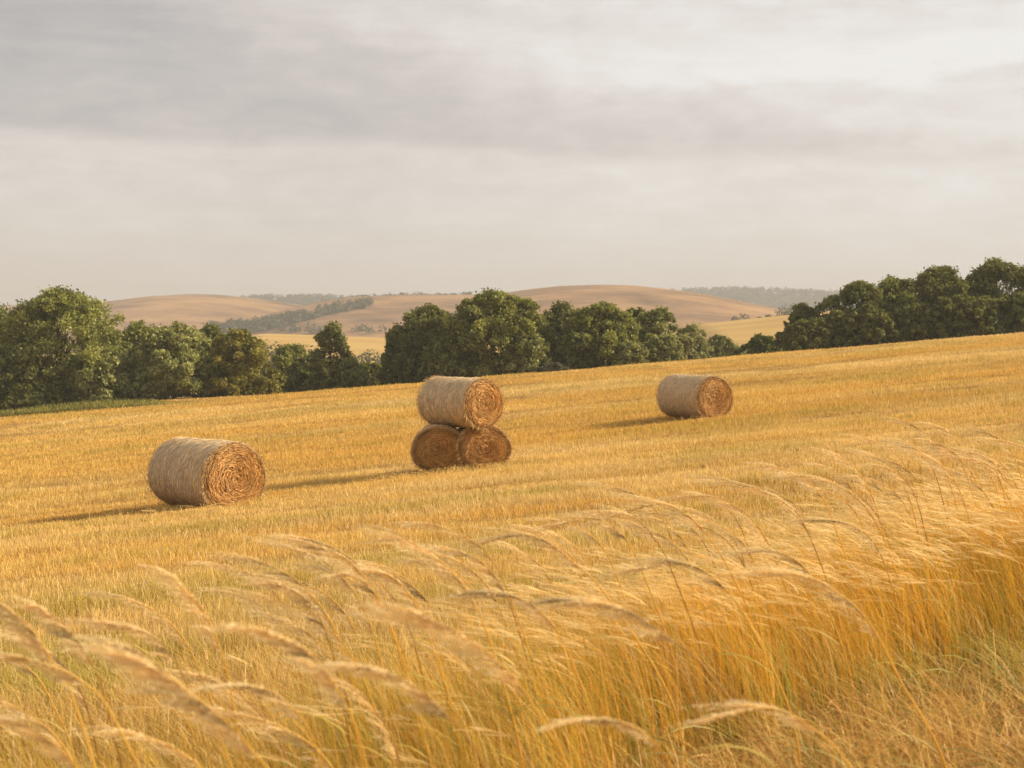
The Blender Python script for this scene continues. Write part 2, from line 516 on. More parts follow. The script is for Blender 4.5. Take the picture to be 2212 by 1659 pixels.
greenmix = (np.clip(1 - tt * 2.2, 0, 1) * .55)[None, :, None] * (fbm(x * .7, y * .7, 73, 2) > .40)[:, None, None]
C3 = cols[:, None, :] * (1 - greenmix) + np.array([.26, .26, .045]) * greenmix
stems(bag, x, y, h, .0014 + .0016 * r.random(len(x)), C3, .06 + .34 * r.random(len(x)), k)
# broad leaves, some green
x, y, p = in_band(34000)
h = stand_height(x, y, p) * (.35 + .45 * r.random(len(x)))
cols = straw_cols(r, len(x), (.46, .30, .07), (.60, .45, .18), .2)
gr = r.random(len(x)) < .5; cols[gr] = straw_cols(r, gr.sum(), (.16, .20, .025), (.38, .38, .06), .25)
stems(bag, x, y, h, .004 + .005 * r.random(len(x)), cols, .1 + .6 * r.random(len(x)), 6, yj=.7)


def plume_heads(bag, tipP, tangent, L, nb, ns, rr, wid, pal=((.92, .62, .21), (.98, .82, .44))):
    """cheap feathery heads: tipP (n,3) is where the head starts, tangent its direction"""
    n = len(tipP)
    wind = np.array([-1., 0., -.12])
    k = 4; t = np.linspace(0, 1, k)
    for b in range(nb):
        u = b / nb + rr.random(n) / nb
        mid = tangent * (1 - u[:, None] * .55) + wind * (u[:, None] * .55)
        st = tipP + mid * (L * u)[:, None]
        dr0 = tangent * (1 - .4 * u[:, None]) + wind * .5 + rr.normal(0, .16, (n, 3))
        dr1 = wind + tangent * .45 + rr.normal(0, .20, (n, 3))
        ln = L * (.55 * (1 - .55 * u)) * (.6 + .7 * rr.random(n))
        P = st[:, None, :] + (dr0[:, None, :] * (t - .5 * t * t)[None, :, None] + dr1[:, None, :] * (.5 * t * t)[None, :, None]) * ln[:, None, None]
        sd = rr.normal(0, 1, (n, 3)); sd /= np.linalg.norm(sd, axis=1)[:, None]
        cols = straw_cols(rr, n, pal[0], pal[1], .15)
        W = wid[:, None] * np.array([.6, 1, .9, .35])[None, :]
        bag.ribbons(P, W, sd, cols)


# seed heads on the canopy of the stand
x, y, p = in_band(16500)
keep = r.random(len(x)) < .05 + .95 * sstep(800, 1700, p); x, y, p = x[keep], y[keep], p[keep]
h = stand_height(x, y, p) * (.70 + .46 * r.random(len(x)))
P = stems(bag, x, y, h, .002 + .001 * r.random(len(x)), straw_cols(r, len(x), (.66, .38, .06), (.80, .52, .12)), .30 + .40 * r.random(len(x)), 7)
tg = P[:, -1] - P[:, -2]; tg /= np.linalg.norm(tg, axis=1)[:, None]
bag2 = Bag()
plume_heads(bag2, P[:, -1], tg, .09 + .14 * r.random(len(x)), 10, 0, r, .0026 + .0018 * r.random(len(x)))
tall = bag.build('tall_grass', M_TALL)
tag(tall, 'dense stand of tall amber grass in front of the field', 'tall grass', kind='stuff')
heads = bag2.build('seed_head_grass', M_PLUME)
tag(heads, 'mass of pale feathery seed heads combed leftwards over the tall grass', 'seed heads', kind='stuff')

# undergrowth, litter and green blades on the near ground
bag = Bag(); n = 60000
y = 2.3 + 5.5 * np.sqrt(r.random(n)); x = (r.random(n) * 2 - 1) * .5 * y
f_, b_, p = band_edges(x, y)
keep = ((y < f_ + .8) | (p < 900)) & ((p < 1500) | (fbm(x * 2.6, y * 2.6, 85, 2) > .44)); x, y, p = x[keep], y[keep], p[keep]; n = len(x)
h = (.06 + .24 * r.random(n) ** 2) * (.6 + .8 * fbm(x * 1.7, y * 1.7, 81, 2))
cols = straw_cols(r, n, (.46, .27, .055), (.70, .47, .15), .3)
gr = fbm(x * 1.3, y * 1.3, 83, 2) + r.normal(0, .10, n) > .63
cols[gr] = straw_cols(r, gr.sum(), (.24, .21, .025), (.48, .38, .06), .25)
blade_set(bag, r, x, y, terrain(x, y), h, .003 + .003 * r.random(n), .3 + .9 * r.random(n), cols, 4)
n = 26000                                   # fallen straw
y = 3.0 + 4.5 * r.random(n); x = (r.random(n) * .6 - .1) * y
f_, b_, p = band_edges(x, y); keep = y < f_ + .5; x, y = x[keep], y[keep]; n = len(x)
a = r.random(n) * 6.283; ln = .06 + .22 * r.random(n)
dv = np.stack([np.cos(a), np.sin(a), r.normal(0, .12, n)], -1)
t = np.linspace(-.5, .5, 4)
P = np.stack([x, y, terrain(x, y) + .01 + .06 * r.random(n) ** 2], -1)[:, None, :] + dv[:, None, :] * (ln[:, None] * t[None, :])[..., None]
P[:, :, 2] += .025 * (1 - (2 * t) ** 2)[None, :]
sd = np.stack([-np.sin(a), np.cos(a), r.normal(0, .5, n)], -1)
bag.ribbons(P, np.full((n, 4), .0035), sd, straw_cols(r, n, (.38, .20, .05), (.70, .46, .17), .3) * (.55 + .8 * fbm(x * 2.3, y * 2.3, 93, 3))[:, None])
n = 9000                                    # thin upright stems and green blades among the litter
y = 3.2 + 4.2 * r.random(n); x = (r.random(n) * .62 - .08) * y
f_, b_, p = band_edges(x, y); keep = (y < f_ + .3) & (fbm(x * 1.9, y * 1.9, 97, 2) + r.normal(0, .08, n) > .46); x, y = x[keep], y[keep]; n = len(x)
h = .14 + .34 * r.random(n) ** 1.6
cols = straw_cols(r, n, (.50, .27, .05), (.66, .44, .14), .25); gr = r.random(n) < .25
cols[gr] = straw_cols(r, gr.sum(), (.18, .19, .025), (.42, .37, .06), .25)
stems(bag, x, y, h, .0018 + .002 * r.random(n), cols, .1 + .7 * r.random(n), 6, yj=.8)
n = 170                                     # long arching green leaves
y = 4.0 + 2.8 * r.random(n); x = (.02 + r.random(n) * .46) * y
a = np.where(r.random(n) < .6, math.pi, 0) + r.normal(0, .7, n); ln = .25 + .35 * r.random(n); t = np.linspace(0, 1, 9)
P = np.stack([x, y, terrain(x, y)], -1)[:, None, :] + np.stack([np.cos(a), np.sin(a), np.zeros(n)], -1)[:, None, :] * (ln[:, None] * t[None, :] * .9)[..., None]
P[:, :, 2] += ln[:, None] * (1.15 * t - 1.0 * t ** 2)[None, :]
sd = np.stack([-np.sin(a), np.cos(a), r.normal(0, .4, n)], -1); sd /= np.linalg.norm(sd, axis=1)[:, None]
bag.ribbons(P, np.tile((.007 * (1 - t ** 2.2) + .0006)[None], (n, 1)), sd, straw_cols(r, n, (.17, .20, .04), (.48, .42, .14), .2))
und = bag.build('dry_undergrowth', M_TALL)
tag(und, 'dry undergrowth, fallen straw and green blades on the ground nearest the camera', 'undergrowth', kind='stuff')

# ------------------------------------------------------------------ individual feathery stalks
WV = np.array([-1., 0., 0.])


def catmull(pts, m):
    pts = np.asarray(pts, float)
    p = np.concatenate([[2 * pts[0] - pts[1]], pts, [2 * pts[-1] - pts[-2]]])
    out = []
    for i_ in range(len(pts) - 1):
        a, b, c, d = p[i_:i_ + 4]
        for t in np.linspace(0, 1, m, endpoint=False):
            out.append(.5 * ((2 * b) + (-a + c) * t + (2 * a - 5 * b + 4 * c - d) * t * t + (-a + 3 * b - 3 * c + d) * t ** 3))
    out.append(pts[-1]); return np.array(out)


def make_stalk(label, pts, d, seed, full=1.0, tone=0., group='feathery grass stalks bent by the wind'):
    """pts: tip first, on the 2212-wide frame, at distance d; the stalk is carried on down to the soil"""
    r = rs(seed)
    W = np.array([at(px, py, d + .04 * k_) for k_, (px, py) in enumerate(pts)])
    z_g = lambda q: float(terrain(q[0], q[1]))
    last, prev = W[-1], W[-2]
    sl = (last - prev) / max(1e-6, prev[2] - last[2] if prev[2] > last[2] else .1)
    hleft = last[2] - z_g(last)
    run = min(max(sl[0], .05), 1.2)
    b1 = last + np.array([run * hleft * .33, .05, -hleft * .5]); b2 = last + np.array([run * hleft * .45, .08, 0]); b2[2] = z_g(b2) - .02
    path = catmull(list(W) + [b1, b2], 10)
    base = path[-1].copy()
    root = thing('grass_stalk', label, 'grass stalk', base, 0, group)
    seg = np.linalg.norm(np.diff(path, axis=0), axis=1); arc = np.concatenate([[0], np.cumsum(seg)])
    nhead = 24
    hl = arc[nhead]
    # stem
    bg = Bag()
    rad = np.interp(arc / arc[-1], [0, .12, .35, 1], [.0006, .0014, .0026, .0040])
    bg.tube(path, rad, (np.array([.76, .47, .075]) if r.random() < .85 else np.array([.46, .26, .06])) * (1 - .2 * tone), 6)
    bg.build('stem', M_TALL, root, loc=base)
    # seed head: locks of fine branchlets combed to the left
    bg = Bag()
    nl = int(5 + 5 * full); per = int(9 + 4 * full); nb = nl * per
    ul = np.clip((np.arange(nl) + .15 + .7 * r.random(nl)) / nl, .0, 1)
    u = np.clip(np.repeat(ul, per) + r.normal(0, .020, nb), 0, 1)
    A = u * hl
    st = np.stack([np.interp(A, arc, path[:, c]) for c in range(3)], -1)
    st2 = np.stack([np.interp(np.maximum(A - .012, 0), arc, path[:, c]) for c in range(3)], -1)
    tan = st2 - st + np.array([-1e-4, 0, 0]); tan /= np.linalg.norm(tan, axis=1)[:, None]
    lock_end = WV * (.85 + .2 * r.random((nl, 1))) + np.stack([np.zeros(nl), r.normal(0, .20, nl), -.0 - .34 * r.random(nl) ** 1.3], -1)
    lock_len = hl * (.20 + .32 * np.sin(np.clip(.18 + ul * .74, 0, 1) * math.pi) ** .8 * (.75 + .5 * r.random(nl)))
    ln = np.repeat(lock_len, per) * (.35 + .72 * r.random(nb) ** .8)
    k = 8; t = np.linspace(0, 1, k)
    d0 = tan * 1.0 + r.normal(0, .030, (nb, 3)); d1 = np.repeat(lock_end, per, 0) * .80 + tan * .62 + r.normal(0, .035, (nb, 3))
    P = st[:, None, :] + (d0[:, None, :] * (t - .5 * t * t)[None, :, None] + d1[:, None, :] * (.5 * t * t)[None, :, None]) * ln[:, None, None] * 1.15
    P[:, :, 2] -= (.10 * ln)[:, None] * (t ** 3)[None, :]
    sd = r.normal(0, 1, (nb, 3)); sd /= np.linalg.norm(sd, axis=1)[:, None]
    ltone = np.repeat(np.where(r.random(nl) < .12 + .5 * tone, .6 + .2 * r.random(nl), 1.), per)[:, None] * (1 - .25 * tone)
    cc = straw_cols(r, nb, np.array([.92, .67, .29]), np.array([.98, .83, .48]), .03) * ltone
    bg.ribbons(P, np.tile(np.linspace(.0013, .0006, k)[None], (nb, 1)), sd, cc)
    ns = 12
    v = .12 + .86 * (np.arange(ns) + .5) / ns
    idx = v * (k - 1); i0 = np.minimum(idx.astype(int), k - 2); fr = (idx - i0)[None, :, None]
    S0 = (P[:, i0] * (1 - fr) + P[:, i0 + 1] * fr).reshape(-1, 3)
    TD = (P[:, i0 + 1] - P[:, i0]); TD /= np.linalg.norm(TD, axis=2)[..., None] + 1e-9
    TD = TD.reshape(-1, 3)
    m = len(S0)
    dr = TD + r.normal(0, .20, (m, 3)); dr /= np.linalg.norm(dr, axis=1)[:, None]
    sl_ = (.009 + .008 * r.random(m)); tt = np.array([0, .4, 1.])
    PP = S0[:, None, :] + dr[:, None, :] * (sl_[:, None] * tt[None, :])[..., None]
    sd = r.normal(0, 1, (m, 3)); sd /= np.linalg.norm(sd, axis=1)[:, None]
    c2 = straw_cols(r, m, np.array([.92, .69, .32]), np.array([.99, .87, .56]), .03) * np.repeat(ltone, ns, 0)
    bg.ribbons(PP, np.tile(np.array([[.0010, .0026, .0003]]), (m, 1)), sd, c2)
    bg.build('seed_head', M_PLUME, root, loc=base)
    # one or two narrow leaves low on the stem
    for q in range(2):
        bg = Bag()
        s0 = path[int(len(path) * (.72 + .1 * q))]
        L_ = .22 + .15 * r.random(); dirx = -1 if r.random() < .7 else 1
        tt = np.linspace(0, 1, 7)
        PL = s0[None, :] + np.stack([dirx * L_ * .8 * tt, .1 * L_ * tt * r.normal(), L_ * (.75 * tt - .7 * tt ** 2)], -1)
        bg.ribbons(PL[None], np.array([[.006, .007, .0065, .0055, .004, .0025, .0006]]), np.array([[.1, .9, .4]]), straw_cols(r, 1, (.40, .34, .06), (.58, .42, .12)))
        bg.build('leaf', M_TALL, root, loc=base)
    return root


STALKS = [
    ([(-20, 1290), (55, 1345), (115, 1430), (165, 1530)], 3.0, 1.0, .1, 'blurred plume arching in from the left edge above the lowest grass'),
    ([(325, 1435), (430, 1510), (530, 1605), (630, 1750)], 2.3, 1.3, .1, 'largest blurred plume, spread like a fan at the bottom left corner'),
    ([(285, 1400), (355, 1448), (425, 1520), (490, 1630)], 2.55, 1.0, .35, 'brown plume just above the largest blurred fan of seeds'),
    ([(595, 1370), (670, 1412), (738, 1505), (790, 1650)], 2.5, 1.1, .05, 'pale blurred plume falling steeply right of the bottom left fan'),
    ([(920, 1330), (1020, 1385), (1115, 1470), (1195, 1600), (1235, 1700)], 2.6, 1.2, .05, 'long thick plume drooping through the bottom middle of the grass'),
    ([(790, 1440), (870, 1468), (955, 1535), (1050, 1660)], 2.4, .9, .2, 'flat arched plume below the long thick one in the bottom middle'),
    ([(1250, 1298), (1345, 1315), (1440, 1375), (1545, 1470)], 3.0, 1.2, .15, 'broad brown streaked plume level with the middle of the grass wall'),
    ([(880, 1165), (960, 1220), (1020, 1295), (1070, 1420)], 4.0, 1.0, .05, 'tall fine plume rising below the stacked bales, left of its twin'),
    ([(1075, 1165), (1160, 1160), (1240, 1215), (1320, 1300)], 4.5, 1.1, .15, 'arched bushy plume below the stacked bales, right of the tall fine one'),
    ([(1690, 1238), (1770, 1255), (1870, 1335), (1950, 1480), (2020, 1600)], 4.0, 1.1, .05, 'single clear plume on a long bare stem before the amber grass wall'),
    ([(1585, 1540), (1670, 1530), (1750, 1570), (1840, 1660)], 2.8, .6, .1, 'narrow pale plume near the bottom edge above the fallen straw'),
    ([(1355, 1105), (1440, 1090), (1515, 1140), (1580, 1240)], 5.5, 1.0, .15, 'bowed plume on the crest of the stand, first below the lone far bale'),
    ([(1580, 1040), (1650, 1062), (1725, 1115), (1785, 1250)], 6.0, 1.0, .05, 'long combed plume standing above the crest below the lone far bale, left of two alike'),
    ([(1750, 1030), (1820, 1052), (1885, 1115), (1930, 1220)], 6.5, 1.0, .1, 'long combed plume above the crest, right of two alike'),
    ([(1985, 975), (2040, 1010), (2075, 1065), (2110, 1180)], 7.5, 1.0, .0, 'white tipped plume high over the right end of the stand'),
    ([(2055, 985), (2120, 998), (2155, 1025), (2175, 1100)], 8.0, .8, .0, 'short curled plume beside the white tipped one at the right end'),
    ([(2160, 950), (2215, 965), (2260, 990), (2300, 1080)], 8.0, .8, .0, 'topmost plume leaning in from the right edge'),
    ([(1815, 985), (1850, 1012), (1880, 1062), (1905, 1140)], 7.5, .5, .0, 'thin sparse tip sticking up behind the combed plumes'),
    ([(1505, 1072), (1570, 1082), (1640, 1140), (1690, 1250)], 6.0, .9, .1, 'loose feathery plume on the crest between the bowed and the combed ones'),
    ([(1305, 1105), (1370, 1118), (1415, 1165), (1450, 1230)], 5.2, .7, .1, 'slender plume on the crest just left of the bowed one'),
    ([(1225, 1128), (1290, 1120), (1345, 1155), (1390, 1240)], 5.0, .8, .2, 'flat topped plume at the left end of the crest'),
    ([(690, 1180), (755, 1212), (805, 1275), (850, 1370)], 4.0, .8, .1, 'slim plume against the stubble left of the tall fine one'),
    ([(395, 1262), (440, 1320), (475, 1400), (500, 1500)], 3.5, .7, .0, 'upright pale plume below the nearest bale'),
    ([(610, 1262), (670, 1302), (705, 1370), (730, 1460)], 3.8, .8, .3, 'dull brown plume right of the upright pale one'),
    ([(250, 1348), (325, 1372), (370, 1420), (410, 1500)], 3.3, .7, .2, 'small bent plume left of the upright pale one'),
    ([(100, 1318), (150, 1362), (195, 1430), (230, 1520)], 3.2, .6, .05, 'faint thin plume next to the one arching from the left edge'),
    ([(1275, 1552), (1345, 1560), (1410, 1600), (1470, 1700)], 2.7, .45, .2, 'small single spike low in the green stems at the bottom middle'),
    ([(765, 1238), (835, 1240), (885, 1285), (925, 1370)], 4.2, .8, .05, 'curved plume low between the slim and the tall fine ones'),
    ([(-30, 1405), (90, 1432), (180, 1475), (250, 1560)], 2.8, .8, .35, 'dark drooping plume at the left edge under the blurred arching one'),
    ([(-60, 1540), (60, 1570), (150, 1640), (210, 1740)], 2.25, .9, .1, 'soft plume cut off by the bottom left corner'),
    ([(1620, 1190), (1690, 1195), (1745, 1235), (1790, 1320)], 5.2, .8, .45, 'dark brown head in the pale canopy above the single clear plume'),
    ([(1770, 1122), (1840, 1135), (1890, 1175), (1925, 1260)], 6.1, .8, .45, 'dark brown head higher in the canopy below the combed plumes'),
    ([(990, 1190), (1040, 1215), (1085, 1270), (1120, 1360)], 4.6, .8, .1, 'middling plume between the tall fine and the arched bushy ones'),
    ([(1400, 1225), (1490, 1220), (1560, 1265), (1620, 1350)], 4.4, 1.0, .2, 'wide plume in the middle of the canopy above the broad brown streaked one'),
    ([(520, 1480), (590, 1495), (650, 1550), (690, 1640)], 2.9, .7, .4, 'thin brown plume between the fan and the steep pale one'),
    ([(1060, 1280), (1130, 1295), (1190, 1345), (1240, 1440)], 3.7, .9, .2, 'ragged plume above the long thick drooping one'),
]
for q, (pts, d, full, tone, lab) in enumerate(STALKS):
    make_stalk(lab, pts, d, 900 + q, full, tone)
r = rs(404)
n_ = 0
while n_ < 66:
    px = r.uniform(640, 2230) if r.random() < .9 else r.uniform(60, 640); f_, b_, _ = band_edges(np.array([(px - CX) / F * 5.]), np.array([5.]))
    f_, b_ = float(f_[0]), float(b_[0])
    d = f_ + (b_ - f_) * (.25 + .85 * r.random() ** .7) if px > 1000 else f_ + .5 + (b_ - f_ + .3) * r.random()
    x = (px - CX) / F * d; zg = float(terrain(x, d))
    H = float(stand_height(np.array([x]), np.array([d]), np.array([px]))[0]) * (1.12 + .40 * r.random()) + .08
    k = .8 + .5 * r.random(); drop = .7 + .7 * r.random()
    rel = [(-.27 * k, H), (-.17 * k, H - .05 * drop), (-.085 * k, H - .145 * drop), (-.02, H - .32 * drop)]
    pts = [(CX + (x + a_) / d * F, HY - (zg + b2_ - CZ) / d * F) for a_, b2_ in rel]
    make_stalk('slender feathery grass stalk, one of many alike swaying in the tall stand', pts, d, 2000 + n_, .35 + .35 * r.random(), .5 * r.random() ** 3, 'slender feathery stalks in the tall stand')
    n_ += 1

# ------------------------------------------------------------------ trees
BARK = np.array([.075, .055, .038])


def make_tree(label, px, top, base_py, halfw, d, seed, name='broadleaf_tree', cat='tree', shape='round', hue=(.055, .075, .016), hue2=(.12, .125, .03),
              leaves=20000, gap=.0, low=.06, group='trees along the far edge of the field', leaf=.20, trunk_fork=.35, depth=.85):
    r = rs(seed); leaves = int(leaves * 2.0)
    x0 = (px - CX) / F * d; zg = float(terrain(x0, d)); ztop = CZ + (HY - top) / F * d
    H = ztop - zg; R = halfw / F * d
    root = thing(name, label, cat, (x0, d, zg), 0, group)
    # envelope: radius of the crown against height
    def env(h):                              # h 0..1 of the crown
        if shape == 'cone': return np.interp(h, [0, .12, .35, .6, .85, 1], [.75, 1, .92, .66, .34, .10])
        if shape == 'bush': return np.interp(h, [0, .2, .5, .8, 1], [.92, 1, .93, .66, .25])
        if shape == 'tall': return np.interp(h, [0, .15, .5, .75, .92, 1], [.62, .85, 1, .86, .55, .2])
        return np.interp(h, [0, .15, .45, .72, .9, 1], [.80, .95, 1, .84, .52, .18])
    hb = low * H
    nc = int(np.clip(60 + 5.5 * H * R, 90, 460))
    C = []; rcs = []
    for q in range(nc):
        h = r.random() ** 1.1
        a = r.random() * 6.283
        rho = env(h) * (.42 + .62 * r.random() ** .7)
        wob = 1 + .30 * math.sin(3 * a + seed) * math.sin(5 * h + seed)
        C.append((math.cos(a) * rho * R * wob, math.sin(a) * rho * R * wob * depth, hb + h * (H - hb) * .93))
        rcs.append((.08 + .13 * r.random() ** 1.5) * min(R * 1.2, H * .40))
    # an uneven top
    for q in range(int(14 + R * 3)):         # sprigs that break the outline
        h = .15 + .8 * r.random(); a = r.random() * 6.283; rho = env(h) * (.98 + .16 * r.random())
        C.append((math.cos(a) * rho * R, math.sin(a) * rho * R * depth, hb + h * (H - hb) * .95)); rcs.append((.045 + .05 * r.random()) * R)
    for q in range(int(12 + R * 2.8)):
        a = r.random() * 6.283; rho = r.random() * .7
        hh = 1.02 - .40 * rho ** 2 - .20 * r.random()
        C.append((math.cos(a) * rho * R * .8, math.sin(a) * rho * R * .8, H * hh - .25)); rcs.append((.04 + .05 * r.random()) * R)
    C = np.array(C); rcs = np.array(rcs)
    C[:, 2] = np.minimum(C[:, 2], H - rcs * .8); C[:, 2] = np.maximum(C[:, 2], rcs * .6)
    if gap > 0:                              # thin the middle so that limbs show
        m = (np.abs(C[:, 0]) < R * .42) & (C[:, 2] > H * .40) & (C[:, 2] < H * .80) & (C[:, 1] < R * .45) & (r.random(len(C)) < gap)
        C = C[~m]; rcs = rcs[~m]
    # trunk and limbs
    bg = Bag()
    lean = r.normal(0, .05 * H, 2)
    fork = trunk_fork * H
    tr = max(.12, .022 * H)
    tt = np.linspace(0, 1, 7)
    bg.tube(np.stack([lean[0] * tt ** 2 * .4, lean[1] * tt ** 2 * .4, tt * fork - .1], -1), tr * (1.35 - .55 * tt), BARK, 8)
    top0 = np.array([lean[0] * .4, lean[1] * .4, fork - .1])
    nl = min(len(C), int(10 + H))
    for q in r.choice(len(C), nl, replace=False):
        e = C[q]
        f0 = r.random() * .5 if e[2] < fork * 1.3 else 0
        st = np.array([lean[0] * .4 * (1 - f0) ** 2, lean[1] * .4, (fork - .1) * (1 - f0)]) if f0 else top0
        ctrl = (st + e) / 2 + np.array([0, 0, .16 * np.linalg.norm(e - st)]) + r.normal(0, .15, 3)
        ctrl[:2] = st[:2] * .55 + e[:2] * .45
        tq = np.linspace(0, 1, 8)[:, None]
        pth = st * (1 - tq) ** 2 + ctrl * 2 * tq * (1 - tq) + e * tq ** 2
        bg.tube(pth, tr * (.55 - .47 * tq[:, 0] ** .7), BARK, 6)
        for z_ in range(3):                  # twigs
            e2 = e + r.normal(0, rcs[q] * .8, 3); s2 = pth[5 if z_ else 4]
            t3 = np.linspace(0, 1, 4)[:, None]
            bg.tube(s2 * (1 - t3) + e2 * t3 + np.array([0, 0, .1]) * t3 * (1 - t3), tr * (.16 - .12 * t3[:, 0]), BARK, 5)
    bg.build('trunk', M_BARK, root, smooth=True)
    # leaves: every clump is a ragged cap of leaf-sized faces
    w = rcs ** 1.6; w /= w.sum()
    ci = r.choice(len(C), leaves, p=w)
    v = r.normal(0, 1, (leaves, 3)); v /= np.linalg.norm(v, axis=1)[:, None]
    v[:, 2] = np.where((v[:, 2] < -.45) & (r.random(leaves) < .6), -v[:, 2], v[:, 2])
    rr = (.25 + .95 * r.random(leaves) ** .6) * (1 + .15 * (r.random(leaves) < .12))
    lump = 1 + .2 * np.sin(v[:, 0] * 5 + ci) * np.sin(v[:, 2] * 6 + ci * 1.7)
    fill = r.random(leaves) < .14
    P = C[ci] + v * (rcs[ci] * rr * lump)[:, None] * np.array([1.05, 1.05, .9])
    soft = r.random(leaves) < .30
    P[soft] = C[ci][soft] + np.clip(r.normal(0, .74, (soft.sum(), 3)), -1.25, 1.25) * rcs[ci][soft][:, None]
    nf = int(fill.sum()); hf_ = r.random(nf); af = r.random(nf) * 6.283
    rf = np.array([env(q_) for q_ in hf_]) * R * (.20 + .62 * r.random(nf) ** .6) * (1 + .16 * np.sin(3 * af + seed))
    if gap > 0: keepf = (hf_ < .38) | (hf_ > .86) | (r.random(nf) > gap)
    else: keepf = np.ones(nf, bool)
    PF = np.stack([np.cos(af) * rf, np.sin(af) * rf * depth, .03 * H + hf_ * H * .90], -1)
    idxf = np.nonzero(fill)[0][keepf]; P[idxf] = PF[keepf]
    P[:, 2] = np.maximum(P[:, 2], .05)
    up = np.array([0, 0, .6])
    nrm = v * .7 + up * .5 + r.normal(0, .8, (leaves, 3)); nrm /= np.linalg.norm(nrm, axis=1)[:, None]
    tv = np.cross(nrm, r.normal(0, 1, (leaves, 3))); tv /= np.linalg.norm(tv, axis=1)[:, None]
    bv = np.cross(nrm, tv)
    s = leaf * (.6 + .7 * r.random(leaves))[:, None]
    V = np.stack([P - tv * s * .62, P - bv * s * .36, P + tv * s * .62, P + bv * s * .36], 1).reshape(-1, 3)
    Q = np.arange(leaves * 4).reshape(-1, 4)
    cv = (.05 + 1.0 * r.random(len(C)))[ci]
    mixv = np.clip(cv * .62 + .38 * r.random(leaves), 0, 1)[:, None]
    col = np.array(hue) * (1 - mixv) + np.array(hue2) * mixv
    col *= (.82 + .50 * r.random(leaves))[:, None]
    bg = Bag(); bg.add(V, Q, np.repeat(col, 4, 0))
    bg.build('crown', M_LEAF, root)
    return root


G_D = ((.084, .100, .024), (.235, .235, .055))      # dark
G_M = ((.105, .122, .028), (.33, .33, .072))        # mid
G_L = ((.130, .142, .040), (.39, .385, .125))        # lighter, olive
G_O = ((.110, .112, .022), (.33, .285, .052))       # ochre
G_Y = ((.09, .105, .015), (.24, .24, .035))         # yellow green

